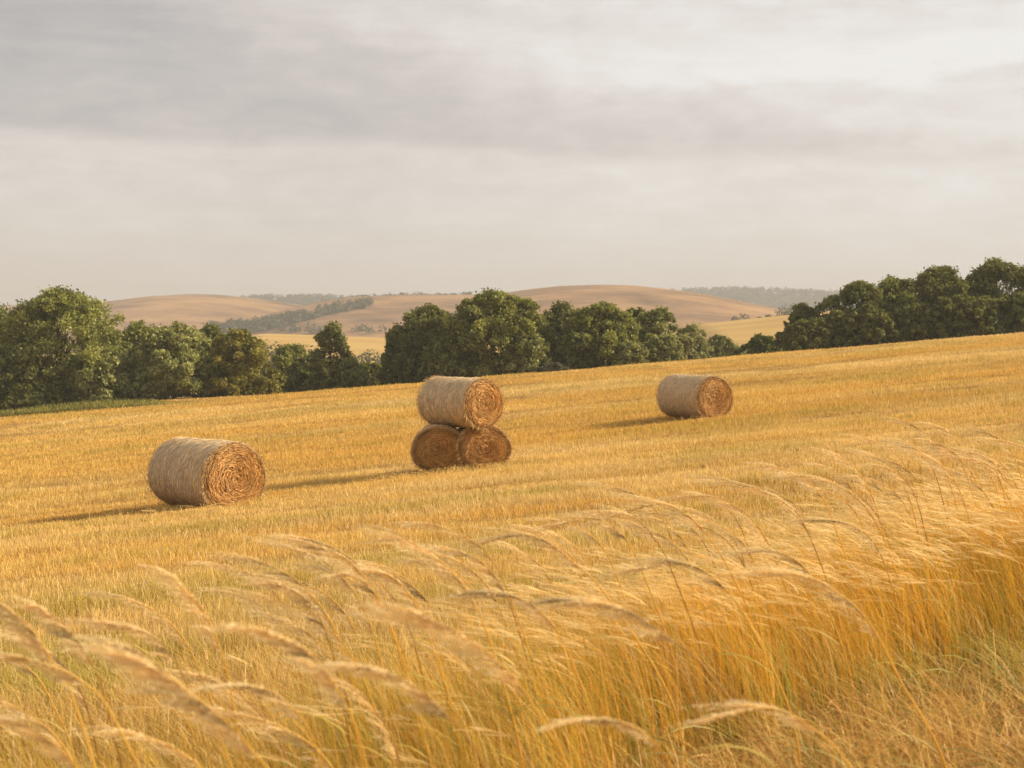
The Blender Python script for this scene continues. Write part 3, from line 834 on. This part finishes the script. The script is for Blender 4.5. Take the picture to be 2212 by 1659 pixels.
T = [  # label, px, top, base, halfwidth, distance, palette, shape, leaves, extras
    ('dark tree cut off by the left edge, behind the tall tree with a forked trunk', -30, 645, 890, 95, 113, G_D, 'round', 20000, {}),
    ('tall tree with bare forked limbs showing, highest on the left', 135, 622, 890, 135, 108.5, G_M, 'round', 30000, dict(gap=.45, trunk_fork=.38)),
    ('drooping leafy tree with a wide low crown in front of the forked tree', 215, 752, 885, 92, 106.5, G_L, 'bush', 15000, dict(trunk_fork=.2)),
    ('low dark tree in front at the left edge', 30, 745, 892, 90, 106, G_D, 'bush', 14000, {}),
    ('olive tree behind the forked tree and the pale rounded one', 300, 690, 880, 62, 116, G_M, 'round', 11000, {}),
    ('pale rounded tree with grey green leaves, broad to the ground', 375, 698, 872, 96, 108, G_L, 'bush', 22000, {}),
    ('dark tree between the pale rounded and the ochre one', 455, 700, 865, 66, 114, G_D, 'round', 12000, {}),
    ('slightly ochre tinted green tree at the right end of the left wood', 515, 712, 860, 76, 109, G_O, 'bush', 17000, {}),
    ('low green tree in the dip right of the ochre tree', 625, 742, 850, 58, 122, G_M, 'bush', 9000, {}),
    ('dull tree in the dip touching the conical tree', 668, 768, 842, 50, 116, G_D, 'bush', 7000, {}),
    ('slim conical tree with two tops standing alone in the dip', 716, 697, 840, 54, 112, G_D, 'cone', 12000, dict(gap=.7, low=.1, trunk_fork=.55)),
    ('low dark bush right of the slim conical tree', 765, 798, 838, 40, 110, G_D, 'bush', 5000, {}),
    ('bright yellow green bush left of the middle wood', 800, 782, 833, 40, 128, G_Y, 'bush', 4500, {}),
    ('small pointed tree at the left end of the middle wood', 850, 712, 832, 34, 113, G_D, 'cone', 7500, {}),
    ('dark shouldered tree left of the broad central tree', 925, 658, 826, 82, 113, G_D, 'round', 19000, {}),
    ('broad tallest tree of the middle wood, right above the stacked bales', 1068, 625, 820, 114, 110, G_M, 'round', 32000, dict(gap=.2)),
    ('dense dark tree right of the broad central tree', 1215, 655, 806, 60, 116, G_D, 'tall', 13000, {}),
    ('small grey green bush at the foot of the broad central tree', 1197, 784, 808, 30, 106.5, ((.10, .10, .06), (.18, .17, .10)), 'bush', 3500, {}),
    ('wide rounded tree in the right half of the middle wood', 1300, 653, 800, 92, 111, G_M, 'round', 25000, {}),
    ('narrow tree squeezed between the wide rounded and the thin pale one', 1372, 662, 795, 38, 116, G_D, 'tall', 8000, {}),
    ('thin pale tree with limbs showing, last in the middle wood', 1418, 664, 790, 52, 113, G_L, 'tall', 10000, dict(gap=.6)),
    ('hazy brownish tree beyond the thin pale one', 1490, 700, 783, 48, 135, G_L, 'round', 7500, {}),
    ('dull blue green bush in the gap before the far yellow field', 1550, 722, 775, 48, 150, G_D, 'bush', 7000, {}),
    ('low grey bush in the middle of the gap between the two woods', 1595, 744, 770, 36, 140, G_L, 'bush', 4500, {}),
    ('low bright bush at the left foot of the right wood', 1648, 722, 768, 52, 125, G_Y, 'bush', 7000, dict(hue=(.06, .085, .015), hue2=(.16, .17, .03))),
    ('pointed tree at the left end of the right wood', 1735, 652, 758, 52, 112, G_D, 'cone', 13000, dict(low=.04)),
    ('airy topped tree second from the left in the right wood', 1852, 607, 748, 74, 112, G_D, 'round', 20000, dict(gap=.4)),
    ('rounded twin topped tree in the middle of the right wood', 1935, 598, 742, 64, 115, G_M, 'round', 16000, {}),
    ('tall rounded tree in the right wood rising above its twin topped neighbour', 2030, 577, 736, 66, 111, G_D, 'tall', 20000, {}),
    ('tree between the tall rounded one and the highest one at the right', 2098, 596, 732, 56, 116, G_M, 'round', 14000, {}),
    ('highest tree of the right wood, close to the right edge', 2162, 562, 726, 84, 112, G_D, 'tall', 24000, dict(gap=.4)),
    ('tree cut off by the right edge behind the highest one', 2260, 575, 720, 90, 115, G_M, 'round', 18000, {}),
    ('dark understorey tree filling the foot of the right wood', 1800, 672, 754, 62, 110, G_D, 'bush', 11000, {}),
    ('dark understorey tree below the twin topped tree', 1975, 655, 740, 66, 109.5, G_D, 'bush', 12000, {}),
    ('dark understorey tree below the highest tree on the right', 2120, 640, 730, 80, 109, G_D, 'bush', 14000, {}),
    ('understorey tree at the foot of the left part of the middle wood', 985, 720, 824, 70, 109, G_D, 'bush', 12000, {}),
    ('understorey tree with lit leaves at the right foot of the broad central tree', 1140, 715, 812, 46, 108, G_L, 'bush', 9000, {}),
    ('understorey tree with pale leaves below the wide rounded tree', 1362, 738, 797, 46, 108, G_L, 'bush', 8000, {}),
    ('understorey tree closing the left foot of the right wood', 1745, 690, 758, 50, 109, G_D, 'bush', 9000, {}),
    ('understorey tree under the airy topped tree', 1880, 660, 747, 66, 109.3, G_D, 'bush', 12000, {}),
    ('understorey tree under the tall rounded tree in the right wood', 2050, 640, 735, 60, 109.2, G_D, 'bush', 12000, {}),
    ('understorey tree at the right edge under the tree cut off there', 2215, 630, 722, 80, 108.8, G_D, 'bush', 12000, {}),
    ('understorey tree between the dense dark and the wide rounded tree', 1250, 720, 803, 50, 109, G_D, 'bush', 9000, {}),
    ('understorey tree under the thin pale one', 1430, 722, 790, 46, 109, G_L, 'bush', 8000, {}),
    ('understorey tree between the ochre and the pale rounded tree', 450, 775, 866, 50, 108.2, G_D, 'bush', 8000, {}),
    ('small leafy shrub at the foot of the left wood beside the verge', 60, 842, 892, 42, 104.5, G_L, 'bush', 4500, {}),
    ('small leafy shrub below the drooping tree beside the verge', 222, 848, 885, 34, 104.5, G_L, 'bush', 4000, {}),
]
for q, (lab, px, top, by, hw, d, pal, shp, nl, ex) in enumerate(T):
    ex = dict(ex)
    h1, h2 = ex.pop('hue', pal[0]), ex.pop('hue2', pal[1])
    nm, ct = ('bush', 'bush') if (' bush ' in lab or 'shrub' in lab) else ('broadleaf_tree', 'tree')
    make_tree(lab, px, top, by, hw, d, 500 + q, nm, ct, shp, h1, h2, nl, **ex)

# ------------------------------------------------------------------ hills
HILLS = {}


def make_hill(label, prof, d, front, back, mat, seed, name='hills', rough=1.0):
    pxs = np.array([p[0] for p in prof], float); pys = np.array([p[1] for p in prof], float)
    xs_ = (pxs - CX) / F * d; zs_ = CZ + (HY - pys) / F * d
    # smooth profile
    xg = np.linspace(xs_[0], xs_[-1], 240)
    zg = np.interp(xg, xs_, zs_); ker = np.exp(-np.linspace(-2, 2, 25) ** 2); ker /= ker.sum()
    pad = np.pad(zg, 12, mode='edge'); zg = np.convolve(pad, ker, 'valid')
    zb = -22.0

    def height(x, y):
        zr = np.interp(x, xg, zg)
        s = (y - d)
        t = np.where(s < 0, np.clip(-s / front, 0, 1), np.clip(s / back, 0, 1))
        f = .5 + .5 * np.cos(math.pi * t)
        e = sstep(xg[0], xg[0] + 60, x) * sstep(xg[-1], xg[-1] - 60, x)
        n_ = (fbm(x * .006 + seed, y * .006, seed, 4) - .5) * 7 * rough * f * np.clip(t * 3, 0, 1) + (fbm(x * .03, y * .03, seed + 3, 3) - .5) * 1.2 * rough
        return zb + (zr - zb) * f * e + n_ * e
    ny_ = 90
    yg = np.concatenate([d - front * np.linspace(1, 0, 60, endpoint=False) ** 1.0, d + back * np.linspace(0, 1, 30)])
    XX, YY = np.meshgrid(xg, yg, indexing='ij')
    # rows fan out a little so that the profile keeps its bearing
    V = np.stack([XX, YY, height(XX, YY)], -1).reshape(-1, 3)
    a = np.arange(len(xg) - 1)[:, None] * ny_; b = np.arange(ny_ - 1)[None, :]
    Q = np.stack([a + b, a + ny_ + b, a + ny_ + b + 1, a + b + 1], -1).reshape(-1, 4)
    o = bpy.data.objects.new(name, mesh_from(name, V, Q, smooth=True)); o.data.materials.append(mat); COL.objects.link(o)
    tag(o, label, kind='structure')
    return height, d, front, back


M_BROWN = noise_mat('dry_hill_grass', [(.32, (.11, .065, .035)), (.44, (.21, .12, .058)), (.56, (.315, .18, .08)), (.70, (.40, .245, .11))], .016, 0, (1, 2.2, 1), 8)
M_YEL = noise_mat('far_stubble', [(.3, (.34, .20, .055)), (.5, (.44, .28, .075)), (.7, (.50, .34, .11))], .02, 0, (.6, 3, 1), 7)
M_FOREST_FLOOR = noise_mat('forest_floor', [(.3, (.03, .04, .014)), (.7, (.06, .065, .022))], .05)

hA = make_hill('brown grassy dome hill on the left', [(40, 690), (140, 668), (220, 656), (300, 645), (350, 639), (410, 635.5), (480, 637), (540, 643), (620, 654), (700, 668), (800, 690), (900, 715)], 1300, 420, 380, M_BROWN, 3)
hA0 = make_hill('low hazy brown ridge behind the left dome', [(-400, 668), (0, 660), (150, 654), (220, 651), (290, 650), (360, 655), (450, 665), (560, 690)], 1750, 300, 200, M_BROWN, 5)
hW = make_hill('wooded ridge between the left dome and the middle hill', [(430, 665), (500, 655), (560, 650), (640, 648), (720, 649), (800, 652), (900, 660), (1000, 680)], 2050, 320, 200, M_FOREST_FLOOR, 6)
hB = make_hill('long brown middle hill with a wood on its left flank', [(380, 735), (470, 713), (560, 690), (640, 667), (700, 654), (760, 643), (850, 639), (950, 637.5), (1050, 637), (1150, 640), (1250, 650), (1400, 680)], 1150, 430, 350, M_BROWN, 8)
hC = make_hill('broad brown dome hill behind the middle wood', [(850, 705), (930, 680), (1010, 652), (1110, 630), (1200, 618.5), (1290, 615), (1380, 618), (1480, 630), (1560, 645), (1640, 662), (1710, 679), (1800, 700), (1900, 725)], 1000, 380, 330, M_BROWN, 12)
hR = make_hill('distant wooded ridge on the right', [(1300, 655), (1400, 642), (1480, 634), (1560, 632), (1640, 633), (1720, 636), (1810, 640), (1950, 648), (2200, 662), (2500, 680)], 2400, 480, 250, M_FOREST_FLOOR, 15)
hF = make_hill('yellow stubble field rising to the right beyond the gap', [(1200, 752), (1320, 733), (1400, 717), (1490, 702), (1560, 695), (1640, 687), (1710, 680), (1800, 672), (1950, 662), (2212, 650), (2500, 650)], 560, 250, 200, M_YEL, 18, rough=.35)
hG = make_hill('flat yellow field below the middle hill on the left', [(300, 735), (420, 724), (540, 720), (650, 723), (760, 727), (830, 730), (950, 735), (1150, 742), (1300, 750)], 640, 260, 160, M_YEL, 21, rough=.25)


# ------------------------------------------------------------------ far woods
def wood(bag, r, pos, H, R, nleaf, pal, size):
    for (x, y, z), h, rad in zip(pos, H, R):
        v = r.normal(0, 1, (nleaf, 3)); v /= np.linalg.norm(v, axis=1)[:, None]
        rr = .55 + .5 * r.random(nleaf)
        P = np.array([x, y, z + h * .55]) + v * rr[:, None] * np.array([rad, rad, h * .5])
        nrm = v + np.array([0, 0, .4]) + r.normal(0, .5, (nleaf, 3)); nrm /= np.linalg.norm(nrm, axis=1)[:, None]
        tv = np.cross(nrm, r.normal(0, 1, (nleaf, 3))); tv /= np.linalg.norm(tv, axis=1)[:, None]; bv = np.cross(nrm, tv)
        s = size * (.6 + .8 * r.random(nleaf))[:, None]
        V = np.stack([P - tv * s * .6, P - bv * s * .42, P + tv * s * .6, P + bv * s * .42], 1).reshape(-1, 3)
        t = r.random()
        c = (np.array(pal[0]) * (1 - t) + np.array(pal[1]) * t) * (.7 + .6 * r.random(nleaf))[:, None]
        bag.add(V, np.arange(nleaf * 4).reshape(-1, 4), np.repeat(c, 4, 0))


def hill_pixels(h, n, px0, px1, r, up, lo):
    """points of a hill's front slope seen between two sight lines"""
    hf, d, front, back = h
    out = []
    px = r.uniform(px0, px1, n * 6); y = d - front * r.random(n * 6) + .0
    x = (px - CX) / F * y; z = hf(x, y); py = HY - (z - CZ) / y * F
    ok = (py > np.interp(px, *up)) & (py < np.interp(px, *lo))
    return np.stack([x, y, z], -1)[ok][:n]


r = rs(303)
bag = Bag()
pos = hill_pixels(hB, 420, 455, 800, r, ([455, 560, 640, 720, 800], [713, 705, 688, 671, 659]), ([455, 560, 640, 720, 800], [725, 718, 701, 680, 664]))
wood(bag, r, pos, 4 + 4 * r.random(len(pos)), 2.6 + 2.0 * r.random(len(pos)), 70, ((.05, .065, .02), (.13, .12, .04)), 1.5)
w1 = bag.build('far_woods', M_LEAF)
tag(w1, 'slanting strip of wood on the flank of the middle hill', 'wood', kind='stuff')
bag = Bag()
hf, d, fr, bk = hW
x = r.uniform((470 - CX) / F * d, (860 - CX) / F * d, 700); y = d - fr * .75 * r.random(700); z = hf(x, y)
wood(bag, r, np.stack([x, y, z], -1), 7 + 4 * r.random(700), 4 + 3 * r.random(700), 45, ((.035, .05, .02), (.08, .085, .03)), 2.2)
w2 = bag.build('far_woods', M_LEAF)
tag(w2, 'hazy wood on the ridge between the left dome and the middle hill', 'wood', kind='stuff')
bag = Bag()
hf, d, fr, bk = hR
x = r.uniform((1380 - CX) / F * d, (2300 - CX) / F * d, 1700); y = d - fr * .9 * r.random(1700) + 20; z = hf(x, y)
wood(bag, r, np.stack([x, y, z], -1), 7 + 5 * r.random(1700), 4 + 3.5 * r.random(1700), 40, ((.035, .05, .02), (.075, .085, .03)), 2.4)
w3 = bag.build('far_woods', M_LEAF)
tag(w3, 'blue grey hazy wood covering the distant ridge on the right', 'wood', kind='stuff')
bag = Bag()
pos = hill_pixels(hB, 130, 540, 1000, r, ([540, 1000], [709, 718]), ([540, 1000], [719, 733]))
wood(bag, r, pos, 3 + 4 * r.random(len(pos)), 2.5 + 2.5 * r.random(len(pos)), 55, ((.05, .06, .025), (.11, .11, .045)), 1.2)
hf, d, fr, bk = hB
x = r.uniform((690 - CX) / F * d, (1030 - CX) / F * d, 60); y = np.full(60, d + 0.) + r.normal(0, 8, 60)
wood(bag, r, np.stack([x, y, hf(x, y) - .5], -1), 1.5 + 2 * r.random(60) ** 2, 2 + 2.5 * r.random(60), 30, ((.05, .05, .025), (.09, .085, .04)), 1.0)
w4 = bag.build('scrub_undergrowth', M_LEAF)
tag(w4, 'bluish scrub scattered along the foot and skyline of the middle hill', 'scrub', kind='stuff')
# single bushes along the top of the far yellow field
hf, d, fr, bk = hF
for q, (px, s) in enumerate([(1588, 3.2), (1607, 4.0), (1700, 3.4), (1690, 5.2), (1708, 6.2), (1722, 6.0), (1660, 2.6), (1640, 2.2), (1735, 5.0)]):
    x = (px - CX) / F * (d + 30); y = d + 30.; z = float(hf(np.array(x), np.array(y)))
    bag = Bag(); wood(bag, r, [(0, 0, -.3)], [s * 1.1], [s * .62], 160, ((.06, .07, .03), (.12, .12, .05)), .6)
    o = bag.build('bush', M_LEAF); o.location = (x, y, z)
    tag(o, 'small hazy bush on the top edge of the far yellow field', 'bush', 'bushes along the top of the far yellow field')
for q, (px, s, dd, lab) in enumerate([(760, 7., 330, 'hazy bush in the dip between the conical tree and the middle wood'), (600, 10., 300, 'hazy round bush below the flat yellow field'), (655, 9.5, 320, 'hazy bush below the yellow field, next to the round one'),
                                      (560, 11., 270, 'green bush rising right behind the ochre tree'), (800, 8., 340, 'hazy bush behind the bright yellow green bush')]):
    x = (px - CX) / F * dd; z = float(terrain(x, dd))
    bag = Bag(); wood(bag, r, [(0, 0, -.3), (s * .5, 1, -.5), (-s * .45, 2, -.5)], [s, s * .75, s * .7], [s * .5, s * .42, s * .4], 420, ((.045, .06, .02), (.10, .11, .035)), .7)
    o = bag.build('bush', M_LEAF); o.location = (x, dd, z)
    tag(o, lab, 'bush')

# ------------------------------------------------------------------ haze
me = bpy.data.meshes.new('haze')
x0, x1, y0, y1, z0, z1 = -3700., 3700., -60., 2800., -30., 98.
hv = [(x0, y0, z0), (x1, y0, z0), (x1, y1, z0), (x0, y1, z0), (x0, y0, z1), (x1, y0, z1), (x1, y1, z1), (x0, y1, z1)]
me.from_pydata(hv, [], [(0, 3, 2, 1), (4, 5, 6, 7), (0, 1, 5, 4), (1, 2, 6, 5), (2, 3, 7, 6), (3, 0, 4, 7)])
haze = bpy.data.objects.new('haze', me); COL.objects.link(haze)
m, nt, out = new_mat('haze_air')
pv = nt.nodes.new('ShaderNodeVolumePrincipled')
pv.inputs['Color'].default_value = (.685, .67, .655, 1); pv.inputs['Density'].default_value = .00044; pv.inputs['Anisotropy'].default_value = 0.
nt.links.new(pv.outputs[0], out.inputs['Volume']); me.materials.append(m)
tag(haze, kind='stuff')

# ------------------------------------------------------------------ sky and sun
SUN_EL, SUN_AZ = R_(28), R_(5)            # azimuth measured from +X (right) towards +Y (away)
world = bpy.data.worlds.new('World'); scene.world = world; world.use_nodes = True
nt = world.node_tree; nt.nodes.clear()
out = nt.nodes.new('ShaderNodeOutputWorld')
N = nt.nodes.new


def mth(op, a, b=None, c=None, clamp=False):
    n = N('ShaderNodeMath'); n.operation = op; n.use_clamp = clamp
    for i_, v in enumerate((a, b, c)):
        if v is None: continue
        if isinstance(v, (int, float)): n.inputs[i_].default_value = v
        else: nt.links.new(v, n.inputs[i_])
    return n.outputs[0]


def srange(v, a, b, lo=0., hi=1.):
    n = N('ShaderNodeMapRange'); n.interpolation_type = 'SMOOTHSTEP'
    nt.links.new(v, n.inputs[0])
    for i_, q in enumerate((a, b, lo, hi)):
        if isinstance(q, (int, float)): n.inputs[1 + i_].default_value = q
        else: nt.links.new(q, n.inputs[1 + i_])
    return n.outputs[0]


tc = N('ShaderNodeTexCoord'); sep = N('ShaderNodeSeparateXYZ'); nt.links.new(tc.outputs['Generated'], sep.inputs[0])
AZ = mth('MULTIPLY', mth('ARCTAN2', sep.outputs[0], sep.outputs[1]), 57.2958)     # degrees, right positive
EL = mth('MULTIPLY', mth('ARCSINE', sep.outputs[2]), 57.2958)


def cnoise(sx, sy, scale, detail, off, rough=.55, dist=0.):
    cb = N('ShaderNodeCombineXYZ')
    nt.links.new(mth('MULTIPLY_ADD', AZ, sx, off), cb.inputs[0]); nt.links.new(mth('MULTIPLY_ADD', EL, sy, off * .7), cb.inputs[1])
    n = N('ShaderNodeTexNoise'); n.inputs['Scale'].default_value = scale; n.inputs['Detail'].default_value = detail; n.inputs['Roughness'].default_value = rough
    n.inputs['Distortion'].default_value = dist
    nt.links.new(cb.outputs[0], n.inputs['Vector']); return n.outputs['Fac']


w1n = cnoise(.10, .22, 1., 5, 3.1)
w2n = cnoise(.32, .9, 1., 6, 7.7, .6, .4)
EW = mth('ADD', EL, mth('ADD', mth('MULTIPLY_ADD', w1n, 2.4, -1.2), mth('MULTIPLY_ADD', w2n, 1.1, -.55)))
AZC = mth('MINIMUM', mth('MAXIMUM', AZ, -40.), 40.)
# grey bank: lower edge near 8 deg on the left falling to 6.6 deg on the right; upper edge falls from 12 to 9
lo_e = mth('MULTIPLY_ADD', AZC, -.030, 7.15)
bank = mth('MULTIPLY', srange(EW, mth('ADD', lo_e, -.35), mth('ADD', lo_e, .6)), srange(EW, mth('MULTIPLY_ADD', AZC, -.16, 9.0), mth('MULTIPLY_ADD', AZC, -.22, 12.2), 1., 0.))
bank = mth('MULTIPLY', bank, srange(AZC, -22, 22, 1., .55))
topgrey = mth('MULTIPLY', srange(EL, 9.5, 13.5), srange(AZC, -20, 4, .55, 0.))
streak = mth('MULTIPLY', mth('MULTIPLY', srange(EW, mth('MULTIPLY_ADD', AZC, .02, 9.3), mth('MULTIPLY_ADD', AZC, .02, 10.1)), srange(EW, 10.3, 12.6, 1., 0.)), srange(AZC, -6, 12))
B = mth('MULTIPLY_ADD', srange(AZC, -24, 26), .22, .66)
B = mth('SUBTRACT', B, mth('MULTIPLY', bank, .31))
B = mth('SUBTRACT', B, mth('MULTIPLY', topgrey, .16))
B = mth('ADD', B, mth('MULTIPLY', streak, .20))
w3n = cnoise(.42, 1.0, 1., 5, 13.3, .55, .9)
B = mth('ADD', B, mth('MULTIPLY', mth('MULTIPLY_ADD', w3n, .24, -.12), srange(EL, 2., 8., .35, 1.)))
B = mth('ADD', B, mth('MULTIPLY_ADD', w2n, .30, -.15))
B = mth('ADD', B, mth('MULTIPLY_ADD', w1n, .36, -.18))
w4n = cnoise(.16, 1.9, 1., 6, 21.7, .6, .5)
B = mth('ADD', B, mth('MULTIPLY_ADD', w4n, .20, -.10))
ramp = N('ShaderNodeValToRGB'); nt.links.new(B, ramp.inputs[0])
EXPO = .70
ex = 2 ** EXPO


def s2l(c): return tuple(((v / 255 + .055) / 1.055) ** 2.4 / ex for v in c)


stops = [(0., (162, 161, 162)), (.30, (187, 184, 183)), (.55, (214, 206, 201)), (.8, (235, 229, 223)), (1., (249, 247, 244))]
el = ramp.color_ramp.elements
while len(el) < len(stops): el.new(.5)
for e, (p_, c_) in zip(el, stops): e.position = p_; e.color = (*s2l(c_), 1)
# warmer and more even towards the horizon
mixh = N('ShaderNodeMix'); mixh.data_type = 'RGBA'
nt.links.new(srange(EL, 0., 6., .6, 0.), mixh.inputs[0]); nt.links.new(ramp.outputs[0], mixh.inputs[6])
hr = N('ShaderNodeValToRGB'); nt.links.new(srange(AZC, -24, 24), hr.inputs[0])
hr.color_ramp.elements[0].color = (*s2l((212, 204, 197)), 1); hr.color_ramp.elements[1].color = (*s2l((238, 230, 220)), 1)
nt.links.new(hr.outputs[0], mixh.inputs[7])
sky = N('ShaderNodeTexSky'); sky.sky_type = 'NISHITA'; sky.sun_disc = False
sky.sun_elevation = SUN_EL; sky.sun_rotation = math.pi / 2 - SUN_AZ
bg1 = N('ShaderNodeBackground'); nt.links.new(sky.outputs[0], bg1.inputs[0]); bg1.inputs[1].default_value = .08
bg2 = N('ShaderNodeBackground'); nt.links.new(mixh.outputs[2], bg2.inputs[0]); bg2.inputs[1].default_value = 1.0
mxs = N('ShaderNodeMixShader'); mxs.inputs[0].default_value = .93
nt.links.new(bg1.outputs[0], mxs.inputs[1]); nt.links.new(bg2.outputs[0], mxs.inputs[2]); nt.links.new(mxs.outputs[0], out.inputs[0])

sd = bpy.data.lights.new('sun', 'SUN'); sd.energy = 5.0; sd.angle = R_(8); sd.color = (1, .84, .61)
so = bpy.data.objects.new('sun', sd); COL.objects.link(so)
from mathutils import Vector
dirv = Vector((math.cos(SUN_EL) * math.cos(SUN_AZ), math.cos(SUN_EL) * math.sin(SUN_AZ), math.sin(SUN_EL)))
so.rotation_euler = dirv.to_track_quat('Z', 'Y').to_euler()
so.location = (40, 10, 60)

# ------------------------------------------------------------------ camera
cd = bpy.data.cameras.new('camera'); cam = bpy.data.objects.new('camera', cd); COL.objects.link(cam)
cam.location = (0, 0, CZ); cam.rotation_euler = (math.pi / 2, 0, 0)
cd.sensor_width = 36; cd.lens = 18 / math.tan(R_(20)); cd.shift_y = -(829.5 - HY) / 2212
cd.clip_start = .05; cd.clip_end = 12000
cd.dof.use_dof = True; cd.dof.focus_distance = 16; cd.dof.aperture_fstop = 5.0
scene.camera = cam

scene.view_settings.view_transform = 'Standard'; scene.view_settings.look = 'None'
scene.view_settings.exposure = EXPO; scene.view_settings.gamma = 1
scene.render.engine = 'CYCLES'
scene.cycles.max_bounces = 8; scene.cycles.diffuse_bounces = 5; scene.cycles.transmission_bounces = 4; scene.cycles.transparent_max_bounces = 8
scene.cycles.volume_bounces = 0
scene.cycles.use_denoising = True
scene.cycles.denoising_prefilter = 'NONE'
